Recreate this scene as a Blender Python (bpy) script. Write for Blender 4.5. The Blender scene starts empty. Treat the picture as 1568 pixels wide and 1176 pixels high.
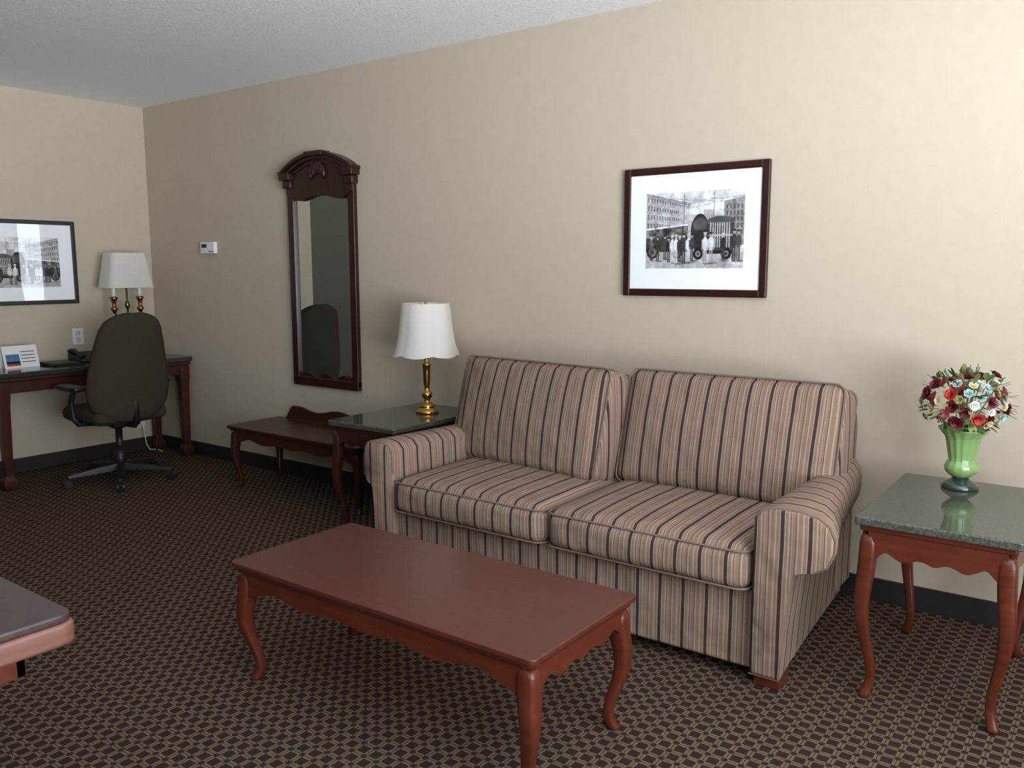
import bpy, bmesh, math, random
import numpy as np
from mathutils import Vector, Matrix
random.seed(7)
S=bpy.context.scene
col=S.collection
# ------------------------------------------------------------------ materials
def lin(c):
    return tuple(((v/255)/12.92 if v/255<=.04045 else ((v/255+.055)/1.055)**2.4) for v in c)+(1,)
def mat(name,c=(128,128,128),rough=.5,metal=0,spec=.5,coat=0,crough=.12):
    m=bpy.data.materials.new(name);m.use_nodes=True
    b=m.node_tree.nodes['Principled BSDF']
    b.inputs['Base Color'].default_value=lin(c);b.inputs['Roughness'].default_value=rough
    b.inputs['Metallic'].default_value=metal;b.inputs['Specular IOR Level'].default_value=spec
    b.inputs['Coat Weight'].default_value=coat;b.inputs['Coat Roughness'].default_value=crough
    return m
def N(m,t,**k):
    n=m.node_tree.nodes.new(t)
    for a,v in k.items(): setattr(n,a,v)
    return n
def L(m,a,b): m.node_tree.links.new(a,b)
def B(m): return m.node_tree.nodes['Principled BSDF']
def noise_col(m,c1,c2,scale=5,detail=4,stretch=(1,1,1),bump=0,bscale=None,lo=.35,hi=.65,bdist=.002):
    tc=N(m,'ShaderNodeTexCoord');mp=N(m,'ShaderNodeMapping');mp.inputs['Scale'].default_value=stretch
    L(m,tc.outputs['Object'],mp.inputs['Vector'])
    n=N(m,'ShaderNodeTexNoise');n.inputs['Scale'].default_value=scale;n.inputs['Detail'].default_value=detail
    L(m,mp.outputs[0],n.inputs['Vector'])
    r=N(m,'ShaderNodeValToRGB');r.color_ramp.elements[0].position=lo;r.color_ramp.elements[1].position=hi
    r.color_ramp.elements[0].color=lin(c1);r.color_ramp.elements[1].color=lin(c2)
    L(m,n.outputs['Fac'],r.inputs[0]);L(m,r.outputs[0],B(m).inputs['Base Color'])
    if bump:
        n2=N(m,'ShaderNodeTexNoise');n2.inputs['Scale'].default_value=bscale or scale;n2.inputs['Detail'].default_value=3
        L(m,mp.outputs[0],n2.inputs['Vector'])
        bp=N(m,'ShaderNodeBump');bp.inputs['Strength'].default_value=bump;bp.inputs['Distance'].default_value=bdist
        L(m,n2.outputs['Fac'],bp.inputs['Height']);L(m,bp.outputs[0],B(m).inputs['Normal'])
    return m
M_wall=noise_col(mat('wallpaper_beige',rough=.75,spec=.15),(187,175,154),(190,178,157),scale=18,bump=.12,bscale=45,bdist=.001)
M_wall2=noise_col(mat('wall_olive_shaded',rough=.8,spec=.2),(112,110,97),(116,114,100),scale=18)  # darker olive wall tone, the hall's shade is put into the colour
M_ceil=noise_col(mat('ceiling_texture',rough=.9,spec=.1),(247,249,252),(252,253,254),scale=60,bump=.5,bscale=75,bdist=.006)
M_base=mat('baseboard_dark',(34,29,29),.6)
M_white=mat('white_plastic',(225,225,222),.4)
M_wood=noise_col(mat('cherry_wood',rough=.34,spec=.4,coat=.06),(80,34,21),(94,42,26),scale=6,stretch=(1,8,8),detail=6)
M_woodtop=noise_col(mat('cherry_wood_top',rough=.32,spec=.42,coat=.1),(76,35,26),(86,42,31),scale=5,stretch=(1.2,14,4),detail=6)
M_mahog=noise_col(mat('mahogany_dark',rough=.32,spec=.4,coat=.08),(40,17,13),(52,23,18),scale=6,stretch=(6,6,1),detail=5)
M_dwood=noise_col(mat('dark_cherry',rough=.35,spec=.45,coat=.06),(54,25,19),(66,31,24),scale=6,stretch=(3,3,3),detail=5)
M_black=mat('black_plastic',(22,22,24),.45)
M_chair=noise_col(mat('chair_fabric',rough=.95,spec=.12),(54,46,38),(66,57,47),scale=300,bump=.3,bscale=500,bdist=.001)
M_brass=mat('brass',(190,150,80),.22,1)
M_brassD=mat('antique_brass',(140,110,62),.3,1)
M_gran=noise_col(mat('granite_green',rough=.06,spec=.55),(58,60,53),(86,88,78),scale=120,detail=5,lo=.4,hi=.62)
M_granD=noise_col(mat('granite_black',rough=.1,spec=.6),(44,44,46),(60,60,62),scale=160,detail=5)
M_ntop=noise_col(mat('table_top_dark',rough=.3,spec=.4),(56,46,43),(66,55,51),scale=60,detail=5)
M_edge=noise_col(mat('table_edge_wood',rough=.45),(100,64,54),(114,75,64),scale=6,stretch=(6,1,6))
M_mirror=mat('mirror_glass',(205,208,205),.015,1)
M_mat=mat('picture_mat_glazed',(240,242,243),.6,spec=.2,coat=.9,crough=.02)
def stripes(name,axis):
    m=mat(name,rough=.95,spec=.12)
    tc=N(m,'ShaderNodeTexCoord');sp=N(m,'ShaderNodeSeparateXYZ');L(m,tc.outputs['Object'],sp.inputs[0])
    nz=N(m,'ShaderNodeTexNoise');nz.inputs['Scale'].default_value=3;L(m,tc.outputs['Object'],nz.inputs['Vector'])
    ad=N(m,'ShaderNodeMath',operation='MULTIPLY_ADD');ad.inputs[1].default_value=.014
    L(m,nz.outputs['Fac'],ad.inputs[0]);L(m,sp.outputs[axis],ad.inputs[2])
    dv=N(m,'ShaderNodeMath',operation='DIVIDE');dv.inputs[1].default_value=.089;L(m,ad.outputs[0],dv.inputs[0])
    fr=N(m,'ShaderNodeMath',operation='FRACT');L(m,dv.outputs[0],fr.inputs[0])
    r=N(m,'ShaderNodeValToRGB');cr=r.color_ramp;cr.interpolation='CONSTANT'
    st=[(0,(66,51,48)),(.135,(158,136,116)),(.175,(131,111,96)),(.27,(158,136,117)),(.34,(112,88,76)),(.38,(148,126,108)),(.44,(131,111,97)),
        (.54,(102,80,69)),(.58,(158,136,117)),(.64,(130,109,95)),(.74,(138,109,92)),(.79,(160,138,119)),(.85,(131,110,96)),(.95,(152,130,112))]
    cr.elements[0].position=0;cr.elements[0].color=lin(st[0][1]);cr.elements[1].position=st[1][0];cr.elements[1].color=lin(st[1][1])
    for p,c in st[2:]:
        e=cr.elements.new(p);e.color=lin(c)
    L(m,fr.outputs[0],r.inputs[0])
    w=N(m,'ShaderNodeTexNoise');w.inputs['Scale'].default_value=420;L(m,tc.outputs['Object'],w.inputs['Vector'])
    mx=N(m,'ShaderNodeMixRGB',blend_type='MULTIPLY');mx.inputs[0].default_value=.35
    L(m,r.outputs[0],mx.inputs[1]);
    mr=N(m,'ShaderNodeMapRange');mr.inputs['From Min'].default_value=.3;mr.inputs['From Max'].default_value=.7;mr.inputs['To Min'].default_value=.6;mr.inputs['To Max'].default_value=1.1
    L(m,w.outputs['Fac'],mr.inputs[0]);L(m,mr.outputs[0],mx.inputs[2])
    L(m,mx.outputs[0],B(m).inputs['Base Color'])
    n2=N(m,'ShaderNodeTexNoise');n2.inputs['Scale'].default_value=8;L(m,tc.outputs['Object'],n2.inputs['Vector'])
    bp=N(m,'ShaderNodeBump');bp.inputs['Strength'].default_value=.7;bp.inputs['Distance'].default_value=.03
    L(m,n2.outputs['Fac'],bp.inputs['Height']);L(m,bp.outputs[0],B(m).inputs['Normal'])
    return m
M_fx=stripes('sofa_stripe_fabric','X');M_fy=stripes('sofa_stripe_fabric_arm','Y')
M_pipe=mat('sofa_piping',(116,97,84),.95)
# carpet
def carpet():
    m=mat('carpet_lattice',rough=1,spec=.05)
    tc=N(m,'ShaderNodeTexCoord')
    nz=N(m,'ShaderNodeTexNoise');nz.inputs['Scale'].default_value=160;nz.inputs['Detail'].default_value=2;L(m,tc.outputs['Object'],nz.inputs['Vector'])
    vm=N(m,'ShaderNodeVectorMath',operation='MULTIPLY_ADD');vm.inputs[1].default_value=(.007,.007,0)
    L(m,nz.outputs['Color'],vm.inputs[0]);L(m,tc.outputs['Object'],vm.inputs[2])
    sp=N(m,'ShaderNodeSeparateXYZ');L(m,vm.outputs[0],sp.inputs[0])
    def M2(op,a,b=None,c=None):
        n=N(m,'ShaderNodeMath',operation=op)
        for i,v in enumerate((a,b,c)):
            if v is None: continue
            if isinstance(v,(int,float)): n.inputs[i].default_value=v
            else: L(m,v,n.inputs[i])
        return n.outputs[0]
    P=.05
    u=M2('FRACT',M2('DIVIDE',sp.outputs[0],P));v=M2('FRACT',M2('DIVIDE',sp.outputs[1],P))
    au=M2('ABSOLUTE',M2('SUBTRACT',u,.5));av=M2('ABSOLUTE',M2('SUBTRACT',v,.5))
    def bar(a,b):
        near=M2('GREATER_THAN',a,.32)
        notmid=M2('LESS_THAN',a,.475)
        seg=M2('LESS_THAN',b,.33)
        return M2('MULTIPLY',M2('MULTIPLY',near,seg),notmid)
    f=M2('MAXIMUM',bar(au,av),bar(av,au))
    n3=N(m,'ShaderNodeTexNoise');n3.inputs['Scale'].default_value=350;L(m,tc.outputs['Object'],n3.inputs['Vector'])
    mr=N(m,'ShaderNodeMapRange');mr.inputs['From Min'].default_value=.3;mr.inputs['From Max'].default_value=.7;mr.inputs['To Min'].default_value=.65;mr.inputs['To Max'].default_value=1.2
    L(m,n3.outputs['Fac'],mr.inputs[0])
    mx=N(m,'ShaderNodeMixRGB');mx.inputs[1].default_value=lin((53,40,34));mx.inputs[2].default_value=lin((110,93,76));L(m,f,mx.inputs[0])
    mm=N(m,'ShaderNodeMixRGB',blend_type='MULTIPLY');mm.inputs[0].default_value=1;L(m,mx.outputs[0],mm.inputs[1]);L(m,mr.outputs[0],mm.inputs[2])
    L(m,mm.outputs[0],B(m).inputs['Base Color'])
    bp=N(m,'ShaderNodeBump');bp.inputs['Strength'].default_value=.5;bp.inputs['Distance'].default_value=.004
    L(m,n3.outputs['Fac'],bp.inputs['Height']);L(m,bp.outputs[0],B(m).inputs['Normal'])
    return m
M_carpet=carpet()
def shade_mat(c=(236,230,222)):
    m=bpy.data.materials.new('lampshade_fabric');m.use_nodes=True;nt=m.node_tree
    b=nt.nodes['Principled BSDF'];b.inputs['Base Color'].default_value=lin(c);b.inputs['Roughness'].default_value=.8
    t=N(m,'ShaderNodeBsdfTranslucent');t.inputs[0].default_value=lin(c)
    mx=N(m,'ShaderNodeMixShader');mx.inputs[0].default_value=.35
    L(m,b.outputs[0],mx.inputs[1]);L(m,t.outputs[0],mx.inputs[2]);L(m,mx.outputs[0],nt.nodes['Material Output'].inputs[0])
    return m
M_shade=shade_mat()
# ------------------------------------------------------------------ mesh helpers
def mk(name,verts,faces,mats,parent=None,smooth=False,bevel=0,seg=2,fm=None,subsurf=0):
    me=bpy.data.meshes.new(name);me.from_pydata([tuple(v) for v in verts],[],faces);me.update()
    bm=bmesh.new();bm.from_mesh(me);bmesh.ops.recalc_face_normals(bm,faces=bm.faces);bm.to_mesh(me);bm.free()
    o=bpy.data.objects.new(name,me);col.objects.link(o)
    for m in (mats if isinstance(mats,(list,tuple)) else [mats]): me.materials.append(m)
    if fm:
        for p in me.polygons: p.material_index=fm(p)
    if smooth:
        for p in me.polygons:p.use_smooth=True
    if bevel:
        b=o.modifiers.new('b','BEVEL');b.width=bevel;b.segments=seg;b.limit_method='ANGLE';b.angle_limit=math.radians(40)
        for p in me.polygons:p.use_smooth=True
        wn=o.modifiers.new('w','WEIGHTED_NORMAL')
    if subsurf:
        s=o.modifiers.new('s','SUBSURF');s.levels=subsurf;s.render_levels=subsurf
    if parent: adopt(o,parent)
    return o
def adopt(o,e):
    o.parent=e;o.matrix_parent_inverse=Matrix.Translation(-Vector(e.location))
def group(name,loc):
    e=bpy.data.objects.new(name,None);e.location=loc;e.empty_display_size=.1;col.objects.link(e);return e
def box(name,a,b,m,parent=None,bevel=.003,seg=2,**k):
    (x0,y0,z0),(x1,y1,z1)=a,b
    v=[(x0,y0,z0),(x1,y0,z0),(x1,y1,z0),(x0,y1,z0),(x0,y0,z1),(x1,y0,z1),(x1,y1,z1),(x0,y1,z1)]
    f=[(0,3,2,1),(4,5,6,7),(0,1,5,4),(1,2,6,5),(2,3,7,6),(3,0,4,7)]
    return mk(name,v,f,m,parent,bevel=bevel,seg=seg,**k)
def lathe(name,prof,c,m,parent=None,n=32,cap=True,mod=None,smooth=True):
    v=[];f=[]
    for r,z in prof:
        for i in range(n):
            a=2*math.pi*i/n;rr=r*(mod(a,z) if mod else 1)
            v.append((c[0]+rr*math.cos(a),c[1]+rr*math.sin(a),c[2]+z))
    for j in range(len(prof)-1):
        for i in range(n):
            f.append((j*n+i,j*n+(i+1)%n,(j+1)*n+(i+1)%n,(j+1)*n+i))
    if cap: f.append(tuple(range(n-1,-1,-1)));f.append(tuple((len(prof)-1)*n+i for i in range(n)))
    return mk(name,v,f,m,parent,smooth=smooth)
def loft(name,rings,m,parent=None,smooth=True,bevel=0,cap=True,fm=None,subsurf=0):
    n=len(rings[0]);v=[p for r in rings for p in r];f=[]
    for j in range(len(rings)-1):
        for i in range(n):
            f.append((j*n+i,j*n+(i+1)%n,(j+1)*n+(i+1)%n,(j+1)*n+i))
    if cap: f.append(tuple(range(n-1,-1,-1)));f.append(tuple((len(rings)-1)*n+i for i in range(n)))
    return mk(name,v,f,m,parent,smooth=smooth,bevel=bevel,fm=fm,subsurf=subsurf)
def prism(name,poly,axis,d0,d1,m,parent=None,bevel=.003,fm=None):
    """poly list of 2D pts; axis 'x' -> pts are (y,z); 'y' -> (x,z); 'z' -> (x,y)"""
    def P(p,d):
        return {'x':(d,p[0],p[1]),'y':(p[0],d,p[1]),'z':(p[0],p[1],d)}[axis]
    return loft(name,[[P(p,d0) for p in poly],[P(p,d1) for p in poly]],m,parent,smooth=False,bevel=bevel,fm=fm)
def tube(name,pts,r,m,parent=None,cyclic=False):
    cu=bpy.data.curves.new(name,'CURVE');cu.dimensions='3D';cu.bevel_depth=r;cu.bevel_resolution=3;cu.use_fill_caps=True
    s=cu.splines.new('POLY');s.points.add(len(pts)-1)
    for i,p in enumerate(pts): s.points[i].co=(*p,1)
    s.use_cyclic_u=cyclic
    o=bpy.data.objects.new(name,cu);col.objects.link(o);cu.materials.append(m)
    if parent: adopt(o,parent)
    return o
def cushion(name,c,half,r,bulge,m,parent,rot=None,n=20,fm=None,crown=0):
    bm=bmesh.new();bmesh.ops.create_cube(bm,size=2)
    bmesh.ops.subdivide_edges(bm,edges=bm.edges[:],cuts=n,use_grid_fill=True)
    H=Vector(half)
    for v in bm.verts:
        q=v.co.copy();p=Vector([q[i]*H[i] for i in range(3)])
        cl=Vector([max(-(H[i]-r),min(H[i]-r,p[i])) for i in range(3)])
        d=p-cl
        if d.length>1e-9: p=cl+d.normalized()*r
        w=[max(0,1-q[i]**2) for i in range(3)]
        for i in range(3):
            j,k=[t for t in range(3) if t!=i]
            if abs(q[i])>.999:
                p[i]+=math.copysign(bulge[i]*(w[j]*w[k])**.6,q[i])
        v.co=p
    me=bpy.data.meshes.new(name);bmesh.ops.recalc_face_normals(bm,faces=bm.faces);bm.to_mesh(me);bm.free()
    me.update()
    for mm in (m if isinstance(m,(list,tuple)) else [m]): me.materials.append(mm)
    for p in me.polygons:
        p.use_smooth=True
        if fm: p.material_index=fm(p)
    T=Matrix.Translation(Vector(c))@(rot or Matrix.Identity(4))
    me.transform(T)
    o=bpy.data.objects.new(name,me);col.objects.link(o);adopt(o,parent)
    return o
def piping(name,c,half,r,parent,rot,axis,side,inset=.0):
    j,k=[t for t in range(3) if t!=axis]
    R=max(r,.03);pts=[]
    for sx,sy,a0 in ((1,1,0),(-1,1,90),(-1,-1,180),(1,-1,270)):
        for t in range(6):
            a=math.radians(a0+t*18)
            p=[0,0,0];p[j]=sx*(half[j]-R)+R*math.cos(a);p[k]=sy*(half[k]-R)+R*math.sin(a);p[axis]=side*(half[axis]-r*.3)
            pts.append(Matrix.Translation(Vector(c))@(rot or Matrix.Identity(4))@Vector(p))
    return tube(name,pts,.004,M_pipe,parent,True)
# ------------------------------------------------------------------ room
H=2.614;XR=7.9;YB=-6.4;XH=-1.6;YJ=-1.62
def quadbox(n,a,b,m): return box(n,a,b,m,bevel=0)
quadbox('floor',(XH-.1,YB-.1,-.1),(XR+.1,.1,0),M_carpet)
quadbox('ceiling',(XH-.1,YB-.1,H),(XR+.1,.1,H+.1),M_ceil)
quadbox('wall_back',(0,0,0),(XR+.1,.1,H),M_wall)
quadbox('wall_left',(XH,YJ,0),(0,.1,H),M_wall)
quadbox('wall_hall',(XH-.1,YB,0),(XH,YJ,H),M_wall2)
quadbox('wall_front',(XH-.1,YB-.1,0),(XR+.1,YB,H),M_wall2)  # out of view, shares the darkened tone to cut bounce light
# right wall with window opening
WY0,WY1,WZ0,WZ1=-4.8,-1.6,.5,2.3
wv=[];wf=[]
def addb(a,b):
    (x0,y0,z0),(x1,y1,z1)=a,b;k=len(wv)
    wv.extend([(x0,y0,z0),(x1,y0,z0),(x1,y1,z0),(x0,y1,z0),(x0,y0,z1),(x1,y0,z1),(x1,y1,z1),(x0,y1,z1)])
    wf.extend([tuple(k+i for i in q) for q in [(0,3,2,1),(4,5,6,7),(0,1,5,4),(1,2,6,5),(2,3,7,6),(3,0,4,7)]])
addb((XR,YB,0),(XR+.1,0,WZ0));addb((XR,YB,WZ1),(XR+.1,0,H));addb((XR,YB,WZ0),(XR+.1,WY0,WZ1));addb((XR,WY1,WZ0),(XR+.1,0,WZ1))
mk('wall_right',wv,wf,M_wall)
wv=[];wf=[]
for a in (WY0,WY1-.05,(WY0+WY1)/2-.025): addb((XR+.02,a,WZ0),(XR+.07,a+.05,WZ1))
for a in (WZ0,WZ1-.05): addb((XR+.02,WY0,a),(XR+.07,WY1,a+.05))
mk('window_1',wv,wf,M_white)
# baseboards
box('baseboard_back',(0.012,-.012,0),(XR,0,.10),M_base,bevel=.003)
box('baseboard_left',(0,YJ,0),(.012,0,.10),M_base,bevel=.003)
box('baseboard_right',(XR-.012,YB,0),(XR,-.012,.10),M_base,bevel=.003)
# ------------------------------------------------------------------ table parts
def cabriole(name,x,y,sx,sy,ztop,parent,m,w=.032,s=1.0):
    prof=[(1,0,1),(.86,.0,1.0),(.76,.002,.97),(.66,.007,.90),(.55,.009,.80),(.43,.004,.70),(.3,-.007,.60),(.18,-.016,.53),(.1,-.017,.51),(.05,-.011,.56),(.02,-.006,.62),(0,-.006,.58)]
    rings=[]
    for t,off,k in prof:
        hw=w*k;cx=x+sx*off*s;cy=y+sy*off*s;z=ztop*t
        c=hw*.3;ring=[]
        for a,b in ((1,1),(-1,1),(-1,-1),(1,-1)):
            if a*b>0: ring+= [(cx+a*hw,cy+b*(hw-c),z),(cx+a*(hw-c),cy+b*hw,z)]
            else: ring+= [(cx+a*(hw-c),cy+b*hw,z),(cx+a*hw,cy+b*(hw-c),z)]
        rings.append(ring)
    return loft(name,rings[::-1],m,parent,smooth=True,subsurf=1)
def apron(name,p0,p1,const,axis,ztop,dleg,dmid,parent,m,th=.018,n=40):
    pts=[(p0,ztop),(p1,ztop)];bot=[]
    for i in range(n+1):
        t=i/n;u=abs(2*t-1)
        d=dmid+(dleg-dmid)*max(0,(u-.72)/.28)**1.5+ .016*math.exp(-((u-.45)/.14)**2)- .008*math.exp(-((u-.72)/.08)**2)+.012*math.exp(-(u/.12)**2)
        bot.append((p0+(p1-p0)*t,ztop-d))
    pts=pts+bot[::-1]
    return prism(name,pts,axis,const-th/2,const+th/2,m,parent,bevel=.002)
def rtop(name,x0,x1,y0,y1,z0,z1,m,parent,rc=.02,bev=.008):
    pts=[]
    for cx,cy,a0 in ((x1-rc,y1-rc,0),(x0+rc,y1-rc,90),(x0+rc,y0+rc,180),(x1-rc,y0+rc,270)):
        for t in range(6):
            a=math.radians(a0+t*18);pts.append((cx+rc*math.cos(a),cy+rc*math.sin(a)))
    return prism(name,pts,'z',z0,z1,m,parent,bevel=bev)
def table(name,x0,x1,y0,y1,h,stone,wood,topm=None,ins=.05,topth=.03,w=.032,dleg=.1,dmid=.06,s=1.):
    g=group(name,((x0+x1)/2,(y0+y1)/2,0))
    if stone:
        rtop('stone_top',x0,x1,y0,y1,h-.028,h,stone,g,rc=.012,bev=.006)
        rtop('top_frame',x0+.014,x1-.014,y0+.014,y1-.014,h-.046,h-.028,wood,g,rc=.01,bev=.004);zt=h-.046
    else:
        rtop('top',x0,x1,y0,y1,h-.018,h,topm,g,rc=.02,bev=.004)
        rtop('top_moulding',x0+.012,x1-.012,y0+.012,y1-.012,h-.034,h-.018,wood,g,rc=.02,bev=.006);zt=h-.034
    k=0
    for sx in (-1,1):
        for sy in (-1,1):
            k+=1;cabriole('leg_%d'%k,(x0+ins if sx<0 else x1-ins),(y0+ins if sy<0 else y1-ins),sx,sy,zt,g,wood,w=w,s=s)
    o=ins-.012
    apron('apron_front',x0+ins,x1-ins,y0+o,'y',zt,dleg,dmid,g,wood);apron('apron_rear',x0+ins,x1-ins,y1-o,'y',zt,dleg,dmid,g,wood)
    apron('apron_left',y0+ins,y1-ins,x0+o,'x',zt,dleg,dmid,g,wood);apron('apron_right',y0+ins,y1-ins,x1-o,'x',zt,dleg,dmid,g,wood)
    return g
table('coffee_table',3.803,5.056,-2.045,-1.493,.426,None,M_wood,M_woodtop,ins=.042,w=.030,dleg=.095,dmid=.055,s=1.3)
table('end_table',5.525,5.995,-.935,-.212,.617,M_gran,M_wood,ins=.040,w=.0275,dleg=.12,dmid=.07,s=1.3)
table('end_table',2.82,3.30,-.74,-.02,.617,M_gran,M_dwood,ins=.040,w=.0275,dleg=.12,dmid=.07,s=1.3)
g=table('luggage_bench',1.52,2.74,-.46,-.03,.405,None,M_dwood,M_dwood,ins=.045,w=.028,dleg=.09,dmid=.05)
pts=[(1.60,.405),(2.64,.405)]
for i in range(61):
    t=1-i/60;x=1.60+1.04*t;u=abs(2*t-1)
    e=max(0,min(1,(1-u)/.16));e=e*e*(3-2*e)
    z=.405+e*(.076+.014*math.cos(u*math.pi*2.6))
    pts.append((x,z))
prism('scalloped_backboard',pts,'y',-.05,-.032,M_dwood,g,bevel=.002)
# ------------------------------------------------------------------ sofa
sf=group('sofa',(4.42,-.55,0))
box('base',(3.56,-1.02,.05),(5.26,-.12,.33),[M_fx],sf,bevel=.015,seg=3)
def arm(name,sgn,xin,hang=1.0):
    sec=[(0,.05),(.10,.05),(.108,.2),(.122,.34),(.138,.425),(.165,.437),(.205,.445),(.242,.47),(.262,.515),(.264,.56),(.245,.602),(.21,.626),(.15,.637),(.08,.637),(.03,.628),(.004,.6),(0,.5)]
    sec=[(a if a<=.11 else .11+(a-.11)*hang,z) for a,z in sec]
    cx,cz=.11,.4;rings=[]
    for y,k in ((-1.062,.90),(-1.058,.955),(-1.045,.99),(-1.03,1),(-.9,1),(-.7,1),(-.45,1),(-.2,1),(-.1,1)):
        t=(y+1.03)/.93;sh=-.165*max(0,t)**.8*hang
        ring=[]
        for a,z in sec:
            if a>.05: a2=a+sh*(a/.264 if z>.4 else .4)
            else: a2=a
            ring.append((xin+sgn*(cx+(a2-cx)*k if k<1 else a2),y,(cz+(z-cz)*(1-(1-k)*.5) if k<1 else z)-.012*max(0,t)*(z>.55)))
        rings.append(ring)
    if sgn<0: rings=[r[::-1] for r in rings]
    o=loft(name,rings,[M_fy,M_fx],sf,smooth=True,fm=lambda p:1 if p.normal.y<-.6 else 0)
    e=o.modifiers.new('e','EDGE_SPLIT');e.split_angle=math.radians(60)
    tube(name+'_piping',[(xin+sgn*(cx+(a-cx)*.985),-1.052,cz+(z-cz)*.99) for a,z in sec],.004,M_pipe,sf)
arm('arm_right',1,5.242);arm('arm_left',-1,3.60,.45)
bk=[(-.06,.10),(-.06,.55),(-.05,.78),(-.075,.83),(-.12,.845),(-.17,.83),(-.2,.78),(-.26,.5),(-.26,.10)]
loft('back_frame',[[(x,y,z if k==1 else z-.02*(z>.7)) for y,z in bk] for x,k in ((3.52,0),(3.54,1),(5.28,1),(5.30,0))],[M_fx,M_fy],sf,smooth=True,fm=lambda p:1 if abs(p.normal.x)>.6 else 0).modifiers.new('e','EDGE_SPLIT').split_angle=math.radians(50)
def bcush(n,c,half,tilt,yaw,roll=0):
    rot=Matrix.Rotation(math.radians(yaw),4,'Z')@Matrix.Rotation(math.radians(tilt),4,'X')@Matrix.Rotation(math.radians(roll),4,'Y')
    cushion(n,c,half,.04,(.012,.045,.010),[M_fx,M_fy],sf,rot,n=24,fm=lambda p:1 if abs(p.normal.x)>.75 else 0)
    piping(n+'_piping_front',c,half,.04,sf,rot,1,-1);piping(n+'_piping_rear',c,half,.04,sf,rot,1,1)
bcush('back_cushion_left',(3.945,-.435,.705),(.45,.095,.252),-15,-7)
bcush('back_cushion_right',(4.875,-.365,.70),(.462,.095,.25),-15,-1)
def scush(n,c,half):
    cushion(n,c,half,.045,(.006,.022,.022),[M_fx,M_fy],sf,None,n=24,fm=lambda p:1 if abs(p.normal.x)>.75 else 0)
    piping(n+'_piping_top',c,half,.045,sf,None,2,1,);piping(n+'_piping_bottom',c,half,.045,sf,None,2,-1)
scush('seat_cushion_left',(4.008,-.70,.405),(.402,.37,.078))
scush('seat_cushion_right',(4.828,-.70,.405),(.402,.37,.078))
for i,(x,y) in enumerate(((5.29,-.97),(3.55,-.97),(5.20,-.2),(3.6,-.2))):
    box('foot_%d'%(i+1),(x-.045,y-.045,0),(x+.045,y+.045,.052),M_wood,sf,bevel=.004)
# ------------------------------------------------------------------ wall mirror
mg=group('wall_mirror',(2.0,-.02,1.35))
X0,X1=1.69,2.31;cx=2.0
for nm,a,b in (('frame_left',(X0,-.035,.66),(X0+.055,-.002,1.95)),('frame_right',(X1-.055,-.035,.66),(X1,-.002,1.95)),('frame_bottom',(X0,-.037,.64),(X1,-.002,.70))):
    box(nm,a,b,M_mahog,mg,bevel=.006,seg=3)
box('glass',(X0+.04,-.014,.68),(X1-.04,-.010,1.93),M_mirror,mg,bevel=0)
box('backing',(X0+.03,-.009,.68),(X1-.03,-.002,1.93),M_mahog,mg,bevel=0)
pts=[(X0+.04,.69),(X1-.04,.69)]
for i in range(31):
    t=1-i/30;u=abs(2*t-1);pts.append((X0+.04+(X1-X0-.08)*t,.705+.03*math.cos(u*math.pi*1.5)**2*(1-.3*u)+.02*(u>.9)))
prism('bottom_scallop',pts,'y',-.03,-.015,M_mahog,mg,bevel=.002)
def archz(u):
    return 2.0+.105*math.cos(min(1,abs(u)/.95)*math.pi/2)**.8
pts=[]
for i in range(41):
    u=-1+i/20;a=abs(u)
    pts.append((cx+.305*u,1.865+.03*math.cos(a*math.pi*1.6)-(.035*math.exp(-(u/.35)**2)) ))
for i in range(41):
    u=1-i/20;pts.append((cx+.305*u,archz(u)-.02))
prism('crown_fascia',pts,'y',-.04,-.002,M_mahog,mg,bevel=.002)
for k,(d,o0,o1,w) in enumerate(((.075,.0,.022,.345),(.058,-.022,.0,.33),(.048,-.05,-.036,.318))):
    pts=[(cx+w*(-1+i/20),archz(-1+i/20)+o0) for i in range(41)]+[(cx+w*(1-i/20),archz(1-i/20)+o1) for i in range(41)]
    prism('crown_moulding_%d'%(k+1),pts,'y',-d,-.002,M_mahog,mg,bevel=.003)
for s in (-1,1):
    a=cx+s*.34;b=cx+s*.245
    box('cornice_end_%d'%(1 if s<0 else 2),(min(a,b),-.075,1.965),(max(a,b),-.002,2.012),M_mahog,mg,bevel=.006)
    a=cx+s*.325;b=cx+s*.25
    box('capital_%d'%(1 if s<0 else 2),(min(a,b),-.058,1.915),(max(a,b),-.002,1.965),M_mahog,mg,bevel=.008)
for i in range(7):
    u=(i-3)/3
    lathe('shell_%d'%(i+1),[(.001,-.045),(.012,-.03),(.014,0),(.010,.035),(.001,.05)],(cx+u*.06,-.045,2.03-.03*u*u),M_mahog,mg,n=12)
box('keystone',(cx-.08,-.085,2.098),(cx+.08,-.002,2.128),M_mahog,mg,bevel=.006)
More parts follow.
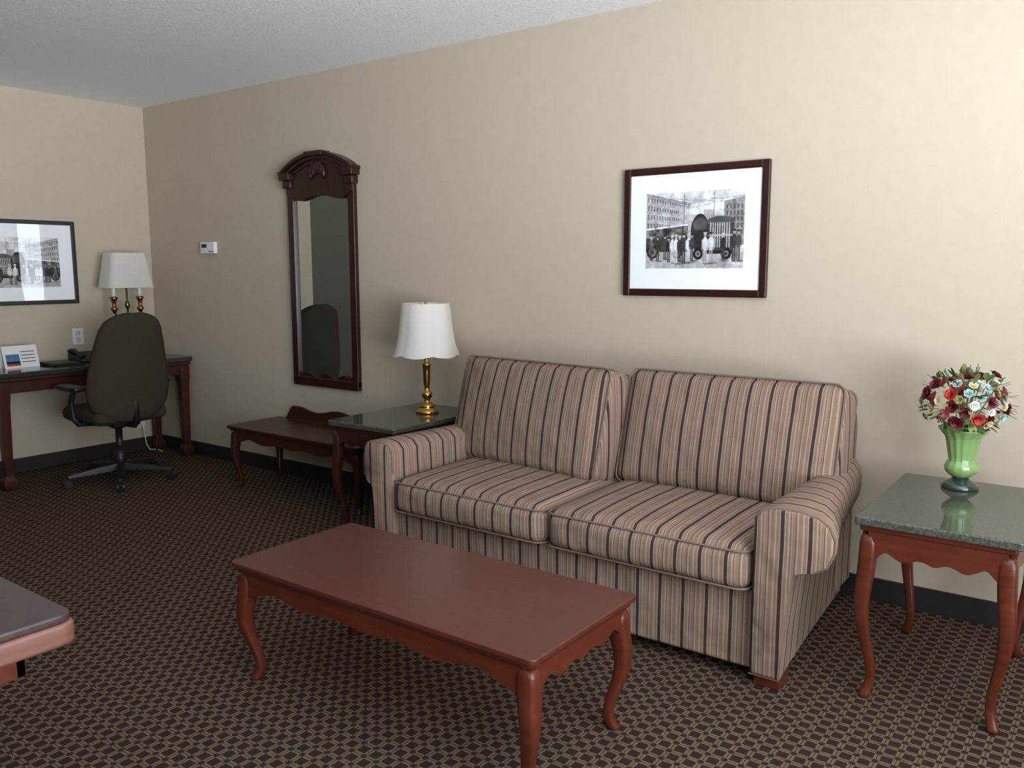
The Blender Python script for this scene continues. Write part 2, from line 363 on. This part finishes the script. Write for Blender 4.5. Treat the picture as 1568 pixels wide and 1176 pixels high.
# ------------------------------------------------------------------ framed photographs
def blur(a,k):
    for ax in (0,1):
        a=sum(np.roll(a,s,ax) for s in range(-k,k+1))/(2*k+1)
    return a
def photo(W,Hh,seed):
    rng=np.random.default_rng(seed);im=np.ones((Hh,W))*.84
    X,Y=np.meshgrid(np.arange(W)/W,1-np.arange(Hh)/Hh)
    im-= .1*(Y-.5)
    def n(k): 
        a=blur(blur(rng.standard_normal((Hh,W)),k),k);return a/a.std()
    def rect(x0,x1,y0,y1,v): im[(X>=x0)&(X<=x1)&(Y>=y0)&(Y<=y1)]=v
    def ell(x,y,a,b,v): im[((X-x)/a)**2+((Y-y)/b)**2<1]=v
    top=1.0-.34*X
    mk_=(X<.46)&(Y<top)&(Y>.3);im[mk_]=(.62+.04*n(3))[mk_]
    for i in range(13):
        for j in range(5):
            x=.012+i*.034*(1-.018*i);yy=.40+(1.0-.34*x-.40)*(j+.25)/5.1
            m_=(abs(X-x-.008)<.0075*(1-.03*i))&(abs(Y-yy-.03)<(.036-.05*x))&mk_;im[m_]=.36
            m2=(abs(X-x-.008)<.010)&(abs(Y-yy-.072+.05*x)<.004)&mk_;im[m2]=.76
    for o_ in (.0,.02,.05): im[(abs(Y-(top-o_))<.005)&(X<.46)]=.38
    rect(.46,.60,.3,.70,.66);rect(.47,.50,.5,.62,.48);rect(.53,.56,.5,.62,.48)
    rect(.60,.70,.3,.76,.58);rect(.70,.80,.3,.68,.64)
    m_=(X>.80)&(Y<.86+.05*(X-.8)/.2)&(Y>.3);im[m_]=(.46+.04*n(3))[m_]
    for i in range(5):
        for j in range(5): rect(.822+i*.036,.838+i*.036,.44+j*.08,.495+j*.08,.28)
    for px_ in (.395,.70): rect(px_,px_+.006,.3,.97,.3);rect(px_-.03,px_+.036,.90,.907,.35);rect(px_-.022,px_+.028,.86,.866,.35)
    for a,b in ((.80,.12),(.95,-.12),(.86,.05),(.70,.2)): im[(abs(Y-(a+b*X))<.0028)]=.55
    gm=Y<.26;im[gm]=(.66-.25*(.26-Y)+.03*n(2))[gm]
    # shaded bystanders line behind vehicles
    for i in range(26):
        x=rng.uniform(.0,1.0);c_=rng.choice([.15,.25,.35,.6]);ell(x,.36,.016,.09,c_);ell(x,.46,.010,.02,.5)
    m_=(X<.46)&(Y<.40+.10*X)&(Y>.22);im[m_]=.18
    m_=(X<.44)&(abs(Y-(.52+.12*X))<.014);im[m_]=.84
    m_=(X<.44)&(Y<.51+.12*X)&(Y>.40+.10*X);im[m_]=(.34+.1*n(4))[m_]
    for x in (.10,.24,.38): rect(x,x+.008,.40,.56,.15)
    for x in (.07,.33):
        ell(x,.22,.06,.09,.07);ell(x,.22,.042,.064,.45);ell(x,.22,.012,.018,.1)
        for a_ in range(6):
            th=a_*math.pi/6;im[(abs((X-x)*math.sin(th)*1.33-(Y-.22)*math.cos(th))<.003)&(((X-x)/.045)**2+((Y-.22)/.07)**2<1)]=.1
    m_=(((X-.565)/.095)**2+((Y-.46)/.25)**2<1)&(Y>.20);im[m_]=.13
    m_=(((X-.565)/.07)**2+((Y-.56)/.10)**2<1)&(Y>.50);im[m_]=.24
    rect(.65,.90,.20,.62,.20);m_=(((X-.775)/.14)**2+((Y-.61)/.06)**2<1);im[m_]=.26
    for i in range(9): rect(.668+i*.023,.677+i*.023,.27,.59,.72)
    rect(.65,.90,.42,.436,.65);rect(.64,.90,.19,.235,.1)
    for x in (.55,.83): ell(x,.19,.05,.075,.08);ell(x,.19,.028,.042,.42);ell(x,.19,.01,.016,.1)
    people=[(.14,.10,.34,.15),(.20,.12,.33,.2),(.24,.09,.33,.12),(.27,.07,.38,.8),(.33,.06,.40,.78),(.37,.09,.35,.15),(.40,.07,.40,.16),(.46,.08,.38,.85),(.50,.10,.36,.2),(.61,.06,.42,.82),(.67,.07,.41,.8),(.90,.09,.42,.16),(.95,.10,.40,.22),(.80,.10,.36,.14),(.06,.11,.32,.3)]
    for x,y0,h,coat in people:
        x+=rng.uniform(-.015,.015);tr=(.2 if coat<.5 else rng.choice([.2,.5,.7]));s=h/.30
        rect(x-.013*s,x-.002*s,y0,y0+h*.48,tr);rect(x+.002*s,x+.013*s,y0,y0+h*.48,tr)
        ell(x,y0+h*.62,.019*s,h*.22,coat);rect(x-.024*s,x-.017*s,y0+h*.42,y0+h*.76,coat*.85);rect(x+.017*s,x+.023*s,y0+h*.42,y0+h*.76,coat*.85)
        ell(x,y0+h*.90,.0105*s,.022*s,.55);ell(x,y0+h*.95,.014*s,.009*s,rng.choice([.1,.7]))
        im[(((X-x-.02*s)/(.035*s))**2+((Y-y0)/.010)**2<1)]*=.6
    im=.5*im+.5*blur(im,1)
    im=im*(1+.06*n(9)+.04*n(3))+.025*rng.standard_normal((Hh,W))
    return np.clip(im,.03,.93)
Mp=mat('photo_print',rough=.5,spec=.2,coat=.9,crough=.02)
an=N(Mp,'ShaderNodeVertexColor');an.layer_name='tone';L(Mp,an.outputs[0],B(Mp).inputs['Base Color'])
def picture(name,T,w,h,imrect,fw,seed,fmat,flip=False):
    g=bpy.data.objects.new(name,None);g.matrix_world=T;g.empty_display_size=.1;col.objects.link(g)
    def add(o): o.parent=g
    for nm,a,b in (('frame_left',(0,-.026,0),(fw,-.002,h)),('frame_right',(w-fw,-.026,0),(w,-.002,h)),('frame_top',(fw*.9,-.0255,h-fw),(w-fw*.9,-.002,h)),('frame_bottom',(fw*.9,-.0255,0),(w-fw*.9,-.002,fw))):
        add(box(nm,a,b,fmat,bevel=.005,seg=3))
    add(box('mat_board',(fw*.8,-.017,fw*.8),(w-fw*.8,-.004,h-fw*.8),M_mat,bevel=0))
    W,Hh=330,250;im=photo(W,Hh,seed)
    if flip: im=im[:,::-1]
    x0,x1,z0,z1=imrect
    vs=[];
    for j in range(Hh+1):
        for i in range(W+1): vs.append((x0+(x1-x0)*i/W,-.0176,z1-(z1-z0)*j/Hh))
    fs=[(j*(W+1)+i,j*(W+1)+i+1,(j+1)*(W+1)+i+1,(j+1)*(W+1)+i)[::-1] for j in range(Hh) for i in range(W)]
    me=bpy.data.meshes.new('photo_print');me.from_pydata(vs,[],fs);ca=me.color_attributes.new('tone','FLOAT_COLOR','CORNER')
    v=np.repeat((im[:,:]**1.8).reshape(-1),4);c=np.stack([v,v,v,np.ones_like(v)],1).astype(np.float32).reshape(-1);ca.data.foreach_set('color',c)
    me.materials.append(Mp);o=bpy.data.objects.new('photo_print',me);col.objects.link(o);add(o)
picture('framed_photograph',Matrix.Translation((4.17,0,1.27)),.71,.597,(.118,.60,.13,.478),.034,3,M_mahog)
picture('framed_photograph',Matrix.Translation((0,-1.32,1.16))@Matrix.Rotation(math.radians(90),4,'Z'),.73,.58,(.12,.61,.12,.46),.028,5,M_black,True)
# ------------------------------------------------------------------ thermostat, outlets
tg=group('thermostat',(.78,-.01,1.555))
box('cover',(.695,-.03,1.512),(.865,-.001,1.597),M_white,tg,bevel=.006);box('display',(.715,-.0315,1.555),(.775,-.029,1.58),M_black,tg,bevel=0)
box('lever',(.80,-.034,1.525),(.85,-.03,1.53),M_black,tg,bevel=0)
M_sock=mat('socket',(190,188,180))
og=group('wall_outlet',(.005,-.61,.92))
box('plate',(.0,-.65,.86),(.008,-.57,.98),M_white,og,bevel=.003)
for z in (.895,.945): box('socket_%d'%int(z*1000),(.008,-.628,z-.015),(.010,-.592,z+.015),M_sock,og,bevel=.001)
og=group('wall_outlet',(.005,-.17,.24))
box('plate',(.0,-.205,.18),(.008,-.135,.30),M_white,og,bevel=.003);box('plug',(.008,-.185,.20),(.04,-.155,.23),M_white,og,bevel=.003)
tube('cord',[(.035,-.17,.20),(.045,-.17,.14),(.05,-.16,.05),(.06,-.14,.006),(.10,-.10,.006),(.20,-.12,.006)],.004,M_white,og)
# ------------------------------------------------------------------ table lamp
lg=group('table_lamp',(3.10,-.27,.617));c=(3.10,-.27,.617)
lathe('base_and_column',[(.062,0),(.064,.008),(.060,.018),(.046,.026),(.042,.034),(.046,.042),(.034,.052),(.018,.06),(.014,.075),(.026,.088),(.031,.10),(.026,.115),(.015,.125),(.013,.14),(.016,.15),(.019,.17),(.020,.23),(.022,.262),(.026,.268),(.018,.274),(.012,.285),(.010,.31),(.018,.316),(.018,.34),(.008,.345),(.006,.42)],c,M_brass,lg)
def sc(a,z): 
    t=max(0,min(1,(z-.325)/.275))
    return 1+.05*(abs(math.cos(3*a+.4)))*(1-.4*t)-.03
def shade_panelled():
    n=96;V=[];F=[]
    prof=[(.178,.325),(.170,.342),(.160,.37),(.151,.41),(.144,.46),(.138,.52),(.130,.60)]
    for r,z in prof:
        for i in range(n):
            a=2*math.pi*i/n;dip=(.012*abs(math.cos(3*a+.4)) if z<.33 else 0)
            rr=r*sc(a,z);V.append((c[0]+rr*math.cos(a),c[1]+rr*math.sin(a),c[2]+z-dip))
    for j in range(len(prof)-1):
        for i in range(n): F.append((j*n+i,j*n+(i+1)%n,(j+1)*n+(i+1)%n,(j+1)*n+i))
    mk('shade',V,F,M_shade,lg,smooth=True)
shade_panelled()
lathe('bulb',[(.012,.40),(.016,.42),(.028,.46),(.028,.49),(.015,.515),(.001,.52)],c,M_white,lg,n=20)
for k in range(3):
    a=k*2.094+.5;tube('spider_%d'%(k+1),[(c[0],c[1],c[2]+.585),(c[0]+.128*math.cos(a),c[1]+.128*math.sin(a),c[2]+.595)],.002,M_brass,lg)
tube('harp',[(c[0]+.05*math.sin(t*math.pi)*(1),c[1],c[2]+.345+.24*t) for t in [i/12 for i in range(13)]],.002,M_brass,lg)
tube('harp_b',[(c[0]-.05*math.sin(t*math.pi)*(1),c[1],c[2]+.345+.24*t) for t in [i/12 for i in range(13)]],.002,M_brass,lg)
lathe('finial',[(.004,.585),(.009,.595),(.006,.605),(.001,.612)],c,M_brass,lg,n=16)
# ------------------------------------------------------------------ desk
dg=group('writing_desk',(.27,-.72,0))
rtop('stone_top',.02,.52,-1.42,-.02,.722,.755,M_granD,dg,rc=.015,bev=.006)
rtop('top_frame',.03,.505,-1.41,-.03,.695,.722,M_dwood,dg,rc=.01)
for i,(x,y) in enumerate(((.46,-.075),(.46,-1.34),(.07,-.075),(.07,-1.34))):
    loft('leg_%d'%(i+1),[[(x+a*w,y+b*w,z) for a,b in ((-1,-1),(1,-1),(1,1),(-1,1))] for z,w in ((0,.03),(.015,.042),(.06,.042),(.075,.03),(.10,.024),(.55,.032),(.60,.036),(.695,.036))],M_dwood,dg,smooth=False,bevel=.003)
box('apron_front',(.455,-1.32,.62),(.475,-.1,.695),M_dwood,dg);box('apron_side',(.08,-.085,.60),(.44,-.065,.695),M_dwood,dg)
box('apron_side_far',(.08,-1.35,.60),(.44,-1.33,.695),M_dwood,dg);box('apron_rear',(.05,-1.32,.60),(.07,-.1,.695),M_dwood,dg)
kg=group('candle_desk_lamp',(.22,-.34,.755));kc=(.22,-.34,.755)
lathe('base_column',[(.075,0),(.077,.01),(.06,.02),(.03,.03),(.018,.05),(.022,.07),(.014,.09),(.011,.22),(.018,.24),(.026,.26),(.018,.285),(.010,.30),(.008,.36),(.016,.37),(.020,.39),(.014,.41),(.008,.42),(.006,.62)],kc,M_brassD,kg)
for i,dy in enumerate((-.10,.10)):
    tube('arm_%d'%(i+1),[(kc[0],kc[1]+dy*t,kc[2]+.27-.05*math.sin(t*math.pi)+.07*t) for t in [j/12 for j in range(13)]],.007,M_brassD,kg)
    lathe('candle_cup_%d'%(i+1),[(.008,.33),(.02,.35),(.027,.365),(.014,.378),(.013,.40),(.022,.43),(.030,.445),(.013,.452)],(kc[0],kc[1]+dy,kc[2]),M_brassD,kg,n=20)
    lathe('candle_%d'%(i+1),[(.013,.445),(.013,.52),(.018,.54),(.016,.58),(.002,.60)],(kc[0],kc[1]+dy,kc[2]),M_white,kg,n=16)
def ovring(z,hx,hy,r):
    pts=[]
    for sx,sy,a0 in ((1,1,0),(-1,1,90),(-1,-1,180),(1,-1,270)):
        for t in range(8):
            a=math.radians(a0+t*90/7);pts.append((kc[0]+sx*(hx-r)+r*math.cos(a),kc[1]+sy*(hy-r)+r*math.sin(a),kc[2]+z))
    return pts
loft('shade',[ovring(.515,.11,.175,.05),ovring(.62,.10,.155,.045),ovring(.765,.085,.13,.04)],M_shade,kg,cap=False)
pg=group('desk_telephone',(.16,-.62,.755))
prism('body',[(-.10+.16,.755),(.10+.16,.755),(.10+.16,.775),(-.10+.16,.815)],'y',-.72,-.53,M_black,pg,bevel=.006)
loft('handset',[[(.07+.16*t,-.70+.03*math.cos(a)*k,.825-.03*t+.016*math.sin(a)*k+.012*math.sin(math.pi*t)) for a in [i*math.pi/5 for i in range(10)]] for t,k in ((0,.8),(.03,1),(.2,1),(.28,.6),(.72,.6),(.8,1),(.97,1),(1,.8))],M_black,pg)
fg=group('guest_folder',(.24,-.86,.755));box('cover',(.14,-.97,.755),(.36,-.78,.767),M_black,fg,bevel=.003);box('pages',(.145,-.965,.767),(.355,-.785,.772),M_black,fg,bevel=.001)
cg=group('tent_card_sign',(.22,-1.12,.755))
M_blue=mat('card_photo_blue',(70,110,150),.4);M_redp=mat('card_photo_red',(150,70,50),.4)
prism('card',[(.16,.755),(.165,.755),(.205,.895),(.245,.755),(.25,.755),(.207,.90),(.203,.90)],'y',-1.22,-1.0,M_white,cg,bevel=0)
def onface(nm,y0,y1,t0,t1,m):
    A=Vector((.2515,0,.755));Bv=Vector((.2085,0,.90));p=A.lerp(Bv,t0);q=A.lerp(Bv,t1)
    mk(nm,[(p.x+.001,y0,p.z),(p.x+.001,y1,p.z),(q.x+.001,y1,q.z),(q.x+.001,y0,q.z)],[(0,1,2,3)],m,cg)
onface('print_blue',-1.205,-1.12,.2,.62,M_blue);onface('print_red',-1.205,-1.12,.1,.3,M_redp)
for i in range(4): onface('text_%d'%(i+1),-1.11,-1.02,.7-.15*i,.73-.15*i,M_black)
# ------------------------------------------------------------------ office chair
hg=group('office_chair',(.80,-.78,0));hc=Vector((.80,-.78,0))
for i in range(5):
    a=math.radians(-30+72*i);d=Vector((math.cos(a),math.sin(a),0));n_=Vector((-d.y,d.x,0))
    rings=[]
    for t,hw,z0,z1 in ((.02,.026,.075,.125),(.15,.024,.07,.112),(.33,.016,.062,.085)):
        p=hc+d*t;rings.append([tuple(p+n_*hw+Vector((0,0,z0))),tuple(p-n_*hw+Vector((0,0,z0))),tuple(p-n_*hw*.7+Vector((0,0,z1))),tuple(p+n_*hw*.7+Vector((0,0,z1)))])
    loft('base_arm_%d'%(i+1),rings,M_black,hg,smooth=False,bevel=.004)
    p=hc+d*.33
    for s in (-1,1):
        ring=[[tuple(p+n_*(s*(.010+w))+Vector((0,0,.03))+(d*math.cos(b)+Vector((0,0,1))*math.sin(b))*.029) for b in [k*math.pi/8 for k in range(16)]] for w in (0,.014)]
        loft('castor_%d_%d'%(i+1,1 if s<0 else 2),ring,M_black,hg,smooth=False,bevel=.003)
lathe('gas_column',[(.034,.07),(.034,.22),(.022,.222),(.022,.36),(.045,.362),(.045,.38)],tuple(hc),M_black,hg)
box('mechanism',(hc.x-.10,hc.y-.09,.38),(hc.x+.12,hc.y+.09,.42),M_black,hg,bevel=.01)
cushion('seat',(hc.x-.03,hc.y,.465),(.235,.245,.045),.04,(.0,.0,.02),M_chair,hg,None,n=14)
def backrest(nm,xo,th,m):
    nz=28;na=28;vs=[];fs=[]
    prof=[(0,.10),(.03,.17),(.08,.225),(.16,.262),(.28,.278),(.42,.272),(.58,.252),(.74,.228),(.86,.205),(.93,.175),(.97,.13),(1,.06)]
    def outline(t):
        for (a,b),(c_,d_) in zip(prof,prof[1:]):
            if t<=c_+1e-9: return b+(d_-b)*(t-a)/(c_-a)
        return prof[-1][1]
    for s in (0,1):
        for j in range(nz+1):
            t=.5-.5*math.cos(math.pi*j/nz);z=.43+.70*t;hw=outline(t)
            for i in range(na+1):
                u=-1+2*i/na;y=hc.y+u*hw
                edge=min(1,(1-abs(u))*5)*min(1,min(t,1-t)*12)
                x=xo-.06*(u*u)*.9*(hw/.27)+.05*(t-.3)**2*1.6+.05*t + (th*.5*(.25+.75*edge**.5))*(1 if s else -1)
                vs.append((x,y,z))
    K=(nz+1)*(na+1)
    for s in (0,1):
        for j in range(nz):
            for i in range(na):
                a=s*K+j*(na+1)+i;q=(a,a+1,a+na+2,a+na+1);fs.append(q if s else q[::-1])
    bd=[i for i in range(na+1)]+[j*(na+1)+na for j in range(1,nz+1)]+[nz*(na+1)+i for i in range(na-1,-1,-1)]+[j*(na+1) for j in range(nz-1,0,-1)]
    for k in range(len(bd)):
        a,b=bd[k],bd[(k+1)%len(bd)];fs.append((a,b,b+K,a+K))
    return mk(nm,vs,fs,m,hg,smooth=True)
backrest('backrest_cushion',hc.x+.20,.07,M_chair);
tube('back_support',[(hc.x+.08,hc.y,.40),(hc.x+.20,hc.y,.40),(hc.x+.235,hc.y,.43),(hc.x+.225,hc.y,.56)],.022,M_black,hg)
for s in (-1,1):
    y=hc.y+s*.29
    tube('armrest_post_%d'%(1 if s<0 else 2),[(hc.x+.0,hc.y+s*.12,.41),(hc.x+.0,y-s*.03,.42),(hc.x+.0,y,.46),(hc.x-.02,y,.56),(hc.x+.02,y,.64)],.018,M_black,hg)
    cushion('armrest_pad_%d'%(1 if s<0 else 2),(hc.x-.02,y,.655),(.13,.04,.018),.016,(0,0,.003),M_black,hg,None,n=6)
# ------------------------------------------------------------------ near table (corner visible at left)
ng=group('dining_table',(4.0,-3.35,0))
rtop('table_top',3.39,4.61,-3.75,-2.94,.735,.752,M_ntop,ng,rc=.03,bev=.004)
rtop('edge_band',3.385,4.615,-3.755,-2.935,.69,.735,M_edge,ng,rc=.032,bev=.008)
for nm,a,b in (('apron_a',(4.53,-3.68,.63),(4.55,-3.01,.69)),('apron_b',(3.45,-3.03,.63),(4.55,-3.01,.69)),('apron_c',(3.45,-3.68,.63),(3.47,-3.01,.69)),('apron_d',(3.45,-3.68,.63),(4.55,-3.66,.69))): box(nm,a,b,M_wood,ng)
lathe('pedestal',[(.08,.06),(.09,.1),(.05,.2),(.06,.35),(.045,.5),(.07,.6),(.10,.62),(.30,.66),(.32,.69)],(3.95,-3.35,0),M_wood,ng)
for i in range(4):
    a=math.pi/4+i*math.pi/2;d=Vector((math.cos(a),math.sin(a),0));n_=Vector((-d.y,d.x,0));p0=Vector((3.95,-3.35,0))
    loft('foot_%d'%(i+1),[[tuple(p0+d*t+n_*s*.03+Vector((0,0,zz))) for s,zz in ((-1,z0),(1,z0),(1,z1),(-1,z1))] for t,z0,z1 in ((.03,.06,.16),(.15,.05,.12),(.3,.0,.06),(.36,.0,.04))],M_wood,ng,smooth=False,bevel=.006)
# ------------------------------------------------------------------ vase of flowers
vc=(5.735,-.35,.617);vg=group('flower_vase',vc)
M_vase=mat('vase_green',(126,158,96),.18,0,.6,coat=.4);M_vfoot=mat('vase_foot_dark_green',(40,56,48),.15,coat=.4)
lathe('foot',[(.060,0),(.062,.008),(.050,.022),(.030,.034),(.026,.04)],vc,M_vfoot,vg)
lathe('bowl',[(.026,.04),(.040,.050),(.052,.062),(.056,.078),(.050,.093),(.042,.101),(.043,.112),(.048,.135),(.053,.165),(.060,.195),(.072,.213),(.082,.219),(.078,.213),(.056,.185),(.04,.15)],vc,M_vase,vg,mod=lambda a,z:1+.03*math.cos(14*a)*(1 if z>.1 else .3),n=84)
fl_m=[mat('petal_burgundy',(112,22,34),.7),mat('petal_cream',(226,208,168),.7),mat('petal_pale_blue',(160,190,186),.7),mat('petal_coral',(196,62,50),.7),mat('leaf_green',(84,102,54),.7),mat('leaf_olive',(140,138,86),.7),mat('petal_pink',(204,124,124),.7),mat('petal_white',(220,222,214),.7)]
V=[];F=[];FM=[]
def petal(c,d,up,ln,w,mi,curl=.3):
    d=d.normalized();sd=d.cross(up).normalized();nn=sd.cross(d)
    k=len(V)
    for t,ww,h_ in ((0,.15,0),(.35,.8,.1),(.7,1,.3),(1,.35,.55)):
        for s in (-1,0,1):
            V.append(c+d*ln*t+sd*(w*ww*s)+nn*(ln*curl*h_+(-.12*w if s==0 else 0)))
    for r_ in range(3):
        for s in range(2): F.append((k+r_*3+s,k+r_*3+s+1,k+r_*3+s+4,k+r_*3+s+3));FM.append(mi)
C0=Vector((vc[0],vc[1],vc[2]+.315))
for i in range(92):
    z=1-2*(i+.5)/92;ph=i*2.39996;rr=math.sqrt(1-z*z)
    if z<-.75: continue
    dr=Vector((rr*math.cos(ph),rr*math.sin(ph),z));k_=random.uniform(.72,1.08)
    c=C0+Vector((dr.x*.14,dr.y*.14,dr.z*.105))*k_
    mi=random.choice([0,0,0,0,1,1,1,2,2,7,6,3,3,5])
    sz=random.uniform(.015,.023)*(1.35 if mi in(0,3) else .9)
    up=Vector((0.3,.2,.9)) if abs(dr.z)<.8 else Vector((1,0,0));a1=dr.cross(up).normalized();a2=dr.cross(a1)
    for layer,(np_,tl,s_) in enumerate(((6,.25,1),(5,.8,.8),(4,1.6,.55))):
        for q in range(np_):
            b=q*2*math.pi/np_+layer*.5+i
            dd=(a1*math.cos(b)+a2*math.sin(b))+dr*tl
            petal(c,dd,dr,sz*s_,sz*.5*s_,mi)
for i in range(150):
    ph=random.uniform(0,6.283);z=random.uniform(-.9,1);rr=math.sqrt(1-z*z);dr=Vector((rr*math.cos(ph),rr*math.sin(ph),z))
    c=C0+Vector((dr.x*.115,dr.y*.115,dr.z*.09));dd=dr+Vector((random.uniform(-.7,.7),random.uniform(-.7,.7),random.uniform(-.5,.4)))
    petal(c,dd,Vector((.1,.2,1)),random.uniform(.035,.055),random.uniform(.007,.012),random.choice([4,4,5]),curl=.1)
o=mk('bouquet',V,F,fl_m,vg,smooth=True)
for p,mi in zip(o.data.polygons,FM): p.material_index=mi
for i in range(16):
    ph=random.uniform(0,6.283);r_=random.uniform(.03,.12)
    tube('stem_%d'%(i+1),[(vc[0],vc[1],vc[2]+.16),(vc[0]+.3*r_*math.cos(ph),vc[1]+.3*r_*math.sin(ph),vc[2]+.25),(vc[0]+r_*math.cos(ph),vc[1]+r_*math.sin(ph),vc[2]+.40+random.uniform(-.04,.045))],.0016,fl_m[4],vg)
# ------------------------------------------------------------------ light
w=bpy.data.worlds.new('World');S.world=w;w.use_nodes=True;nt=w.node_tree
bg=nt.nodes['Background'];tc=nt.nodes.new('ShaderNodeTexCoord');sp=nt.nodes.new('ShaderNodeSeparateXYZ');rp=nt.nodes.new('ShaderNodeValToRGB')
nt.links.new(tc.outputs['Generated'],sp.inputs[0]);mr=nt.nodes.new('ShaderNodeMapRange');mr.inputs['From Min'].default_value=-.12;mr.inputs['From Max'].default_value=.12
nt.links.new(sp.outputs[2],mr.inputs[0]);nt.links.new(mr.outputs[0],rp.inputs[0])
rp.color_ramp.elements[0].color=(2.7,2.92,3.22,1);rp.color_ramp.elements[1].color=(.78,.84,.90,1)
nt.links.new(rp.outputs[0],bg.inputs[0]);bg.inputs[1].default_value=10.6
ld=bpy.data.lights.new('window_portal','AREA');ld.shape='RECTANGLE';ld.size=WZ1-WZ0;ld.size_y=WY1-WY0;ld.cycles.is_portal=True
lo=bpy.data.objects.new('window_portal',ld);lo.location=(XR+.08,(WY0+WY1)/2,(WZ0+WZ1)/2);lo.rotation_euler=(0,math.radians(90),0);col.objects.link(lo)
S.view_settings.view_transform='Standard'
# ------------------------------------------------------------------ camera
f=1299.92;yw=math.radians(36.482);t=math.radians(7.732);r=math.radians(.1326)
fw_=Vector((-math.sin(yw)*math.cos(t),math.cos(yw)*math.cos(t),-math.sin(t)))
rt=Vector((math.cos(yw),math.sin(yw),0));up=rt.cross(fw_)
R_=rt*math.cos(r)-up*math.sin(r);U_=up*math.cos(r)+rt*math.sin(r)
cd=bpy.data.cameras.new('camera');cd.sensor_width=36;cd.sensor_fit='HORIZONTAL';cd.lens=36*f/1568;cd.clip_start=.05
co=bpy.data.objects.new('camera',cd);col.objects.link(co)
m4=Matrix((( R_.x,U_.x,-fw_.x,6.209),(R_.y,U_.y,-fw_.y,-3.6917),(R_.z,U_.z,-fw_.z,1.4),(0,0,0,1)))
co.matrix_world=m4;S.camera=co
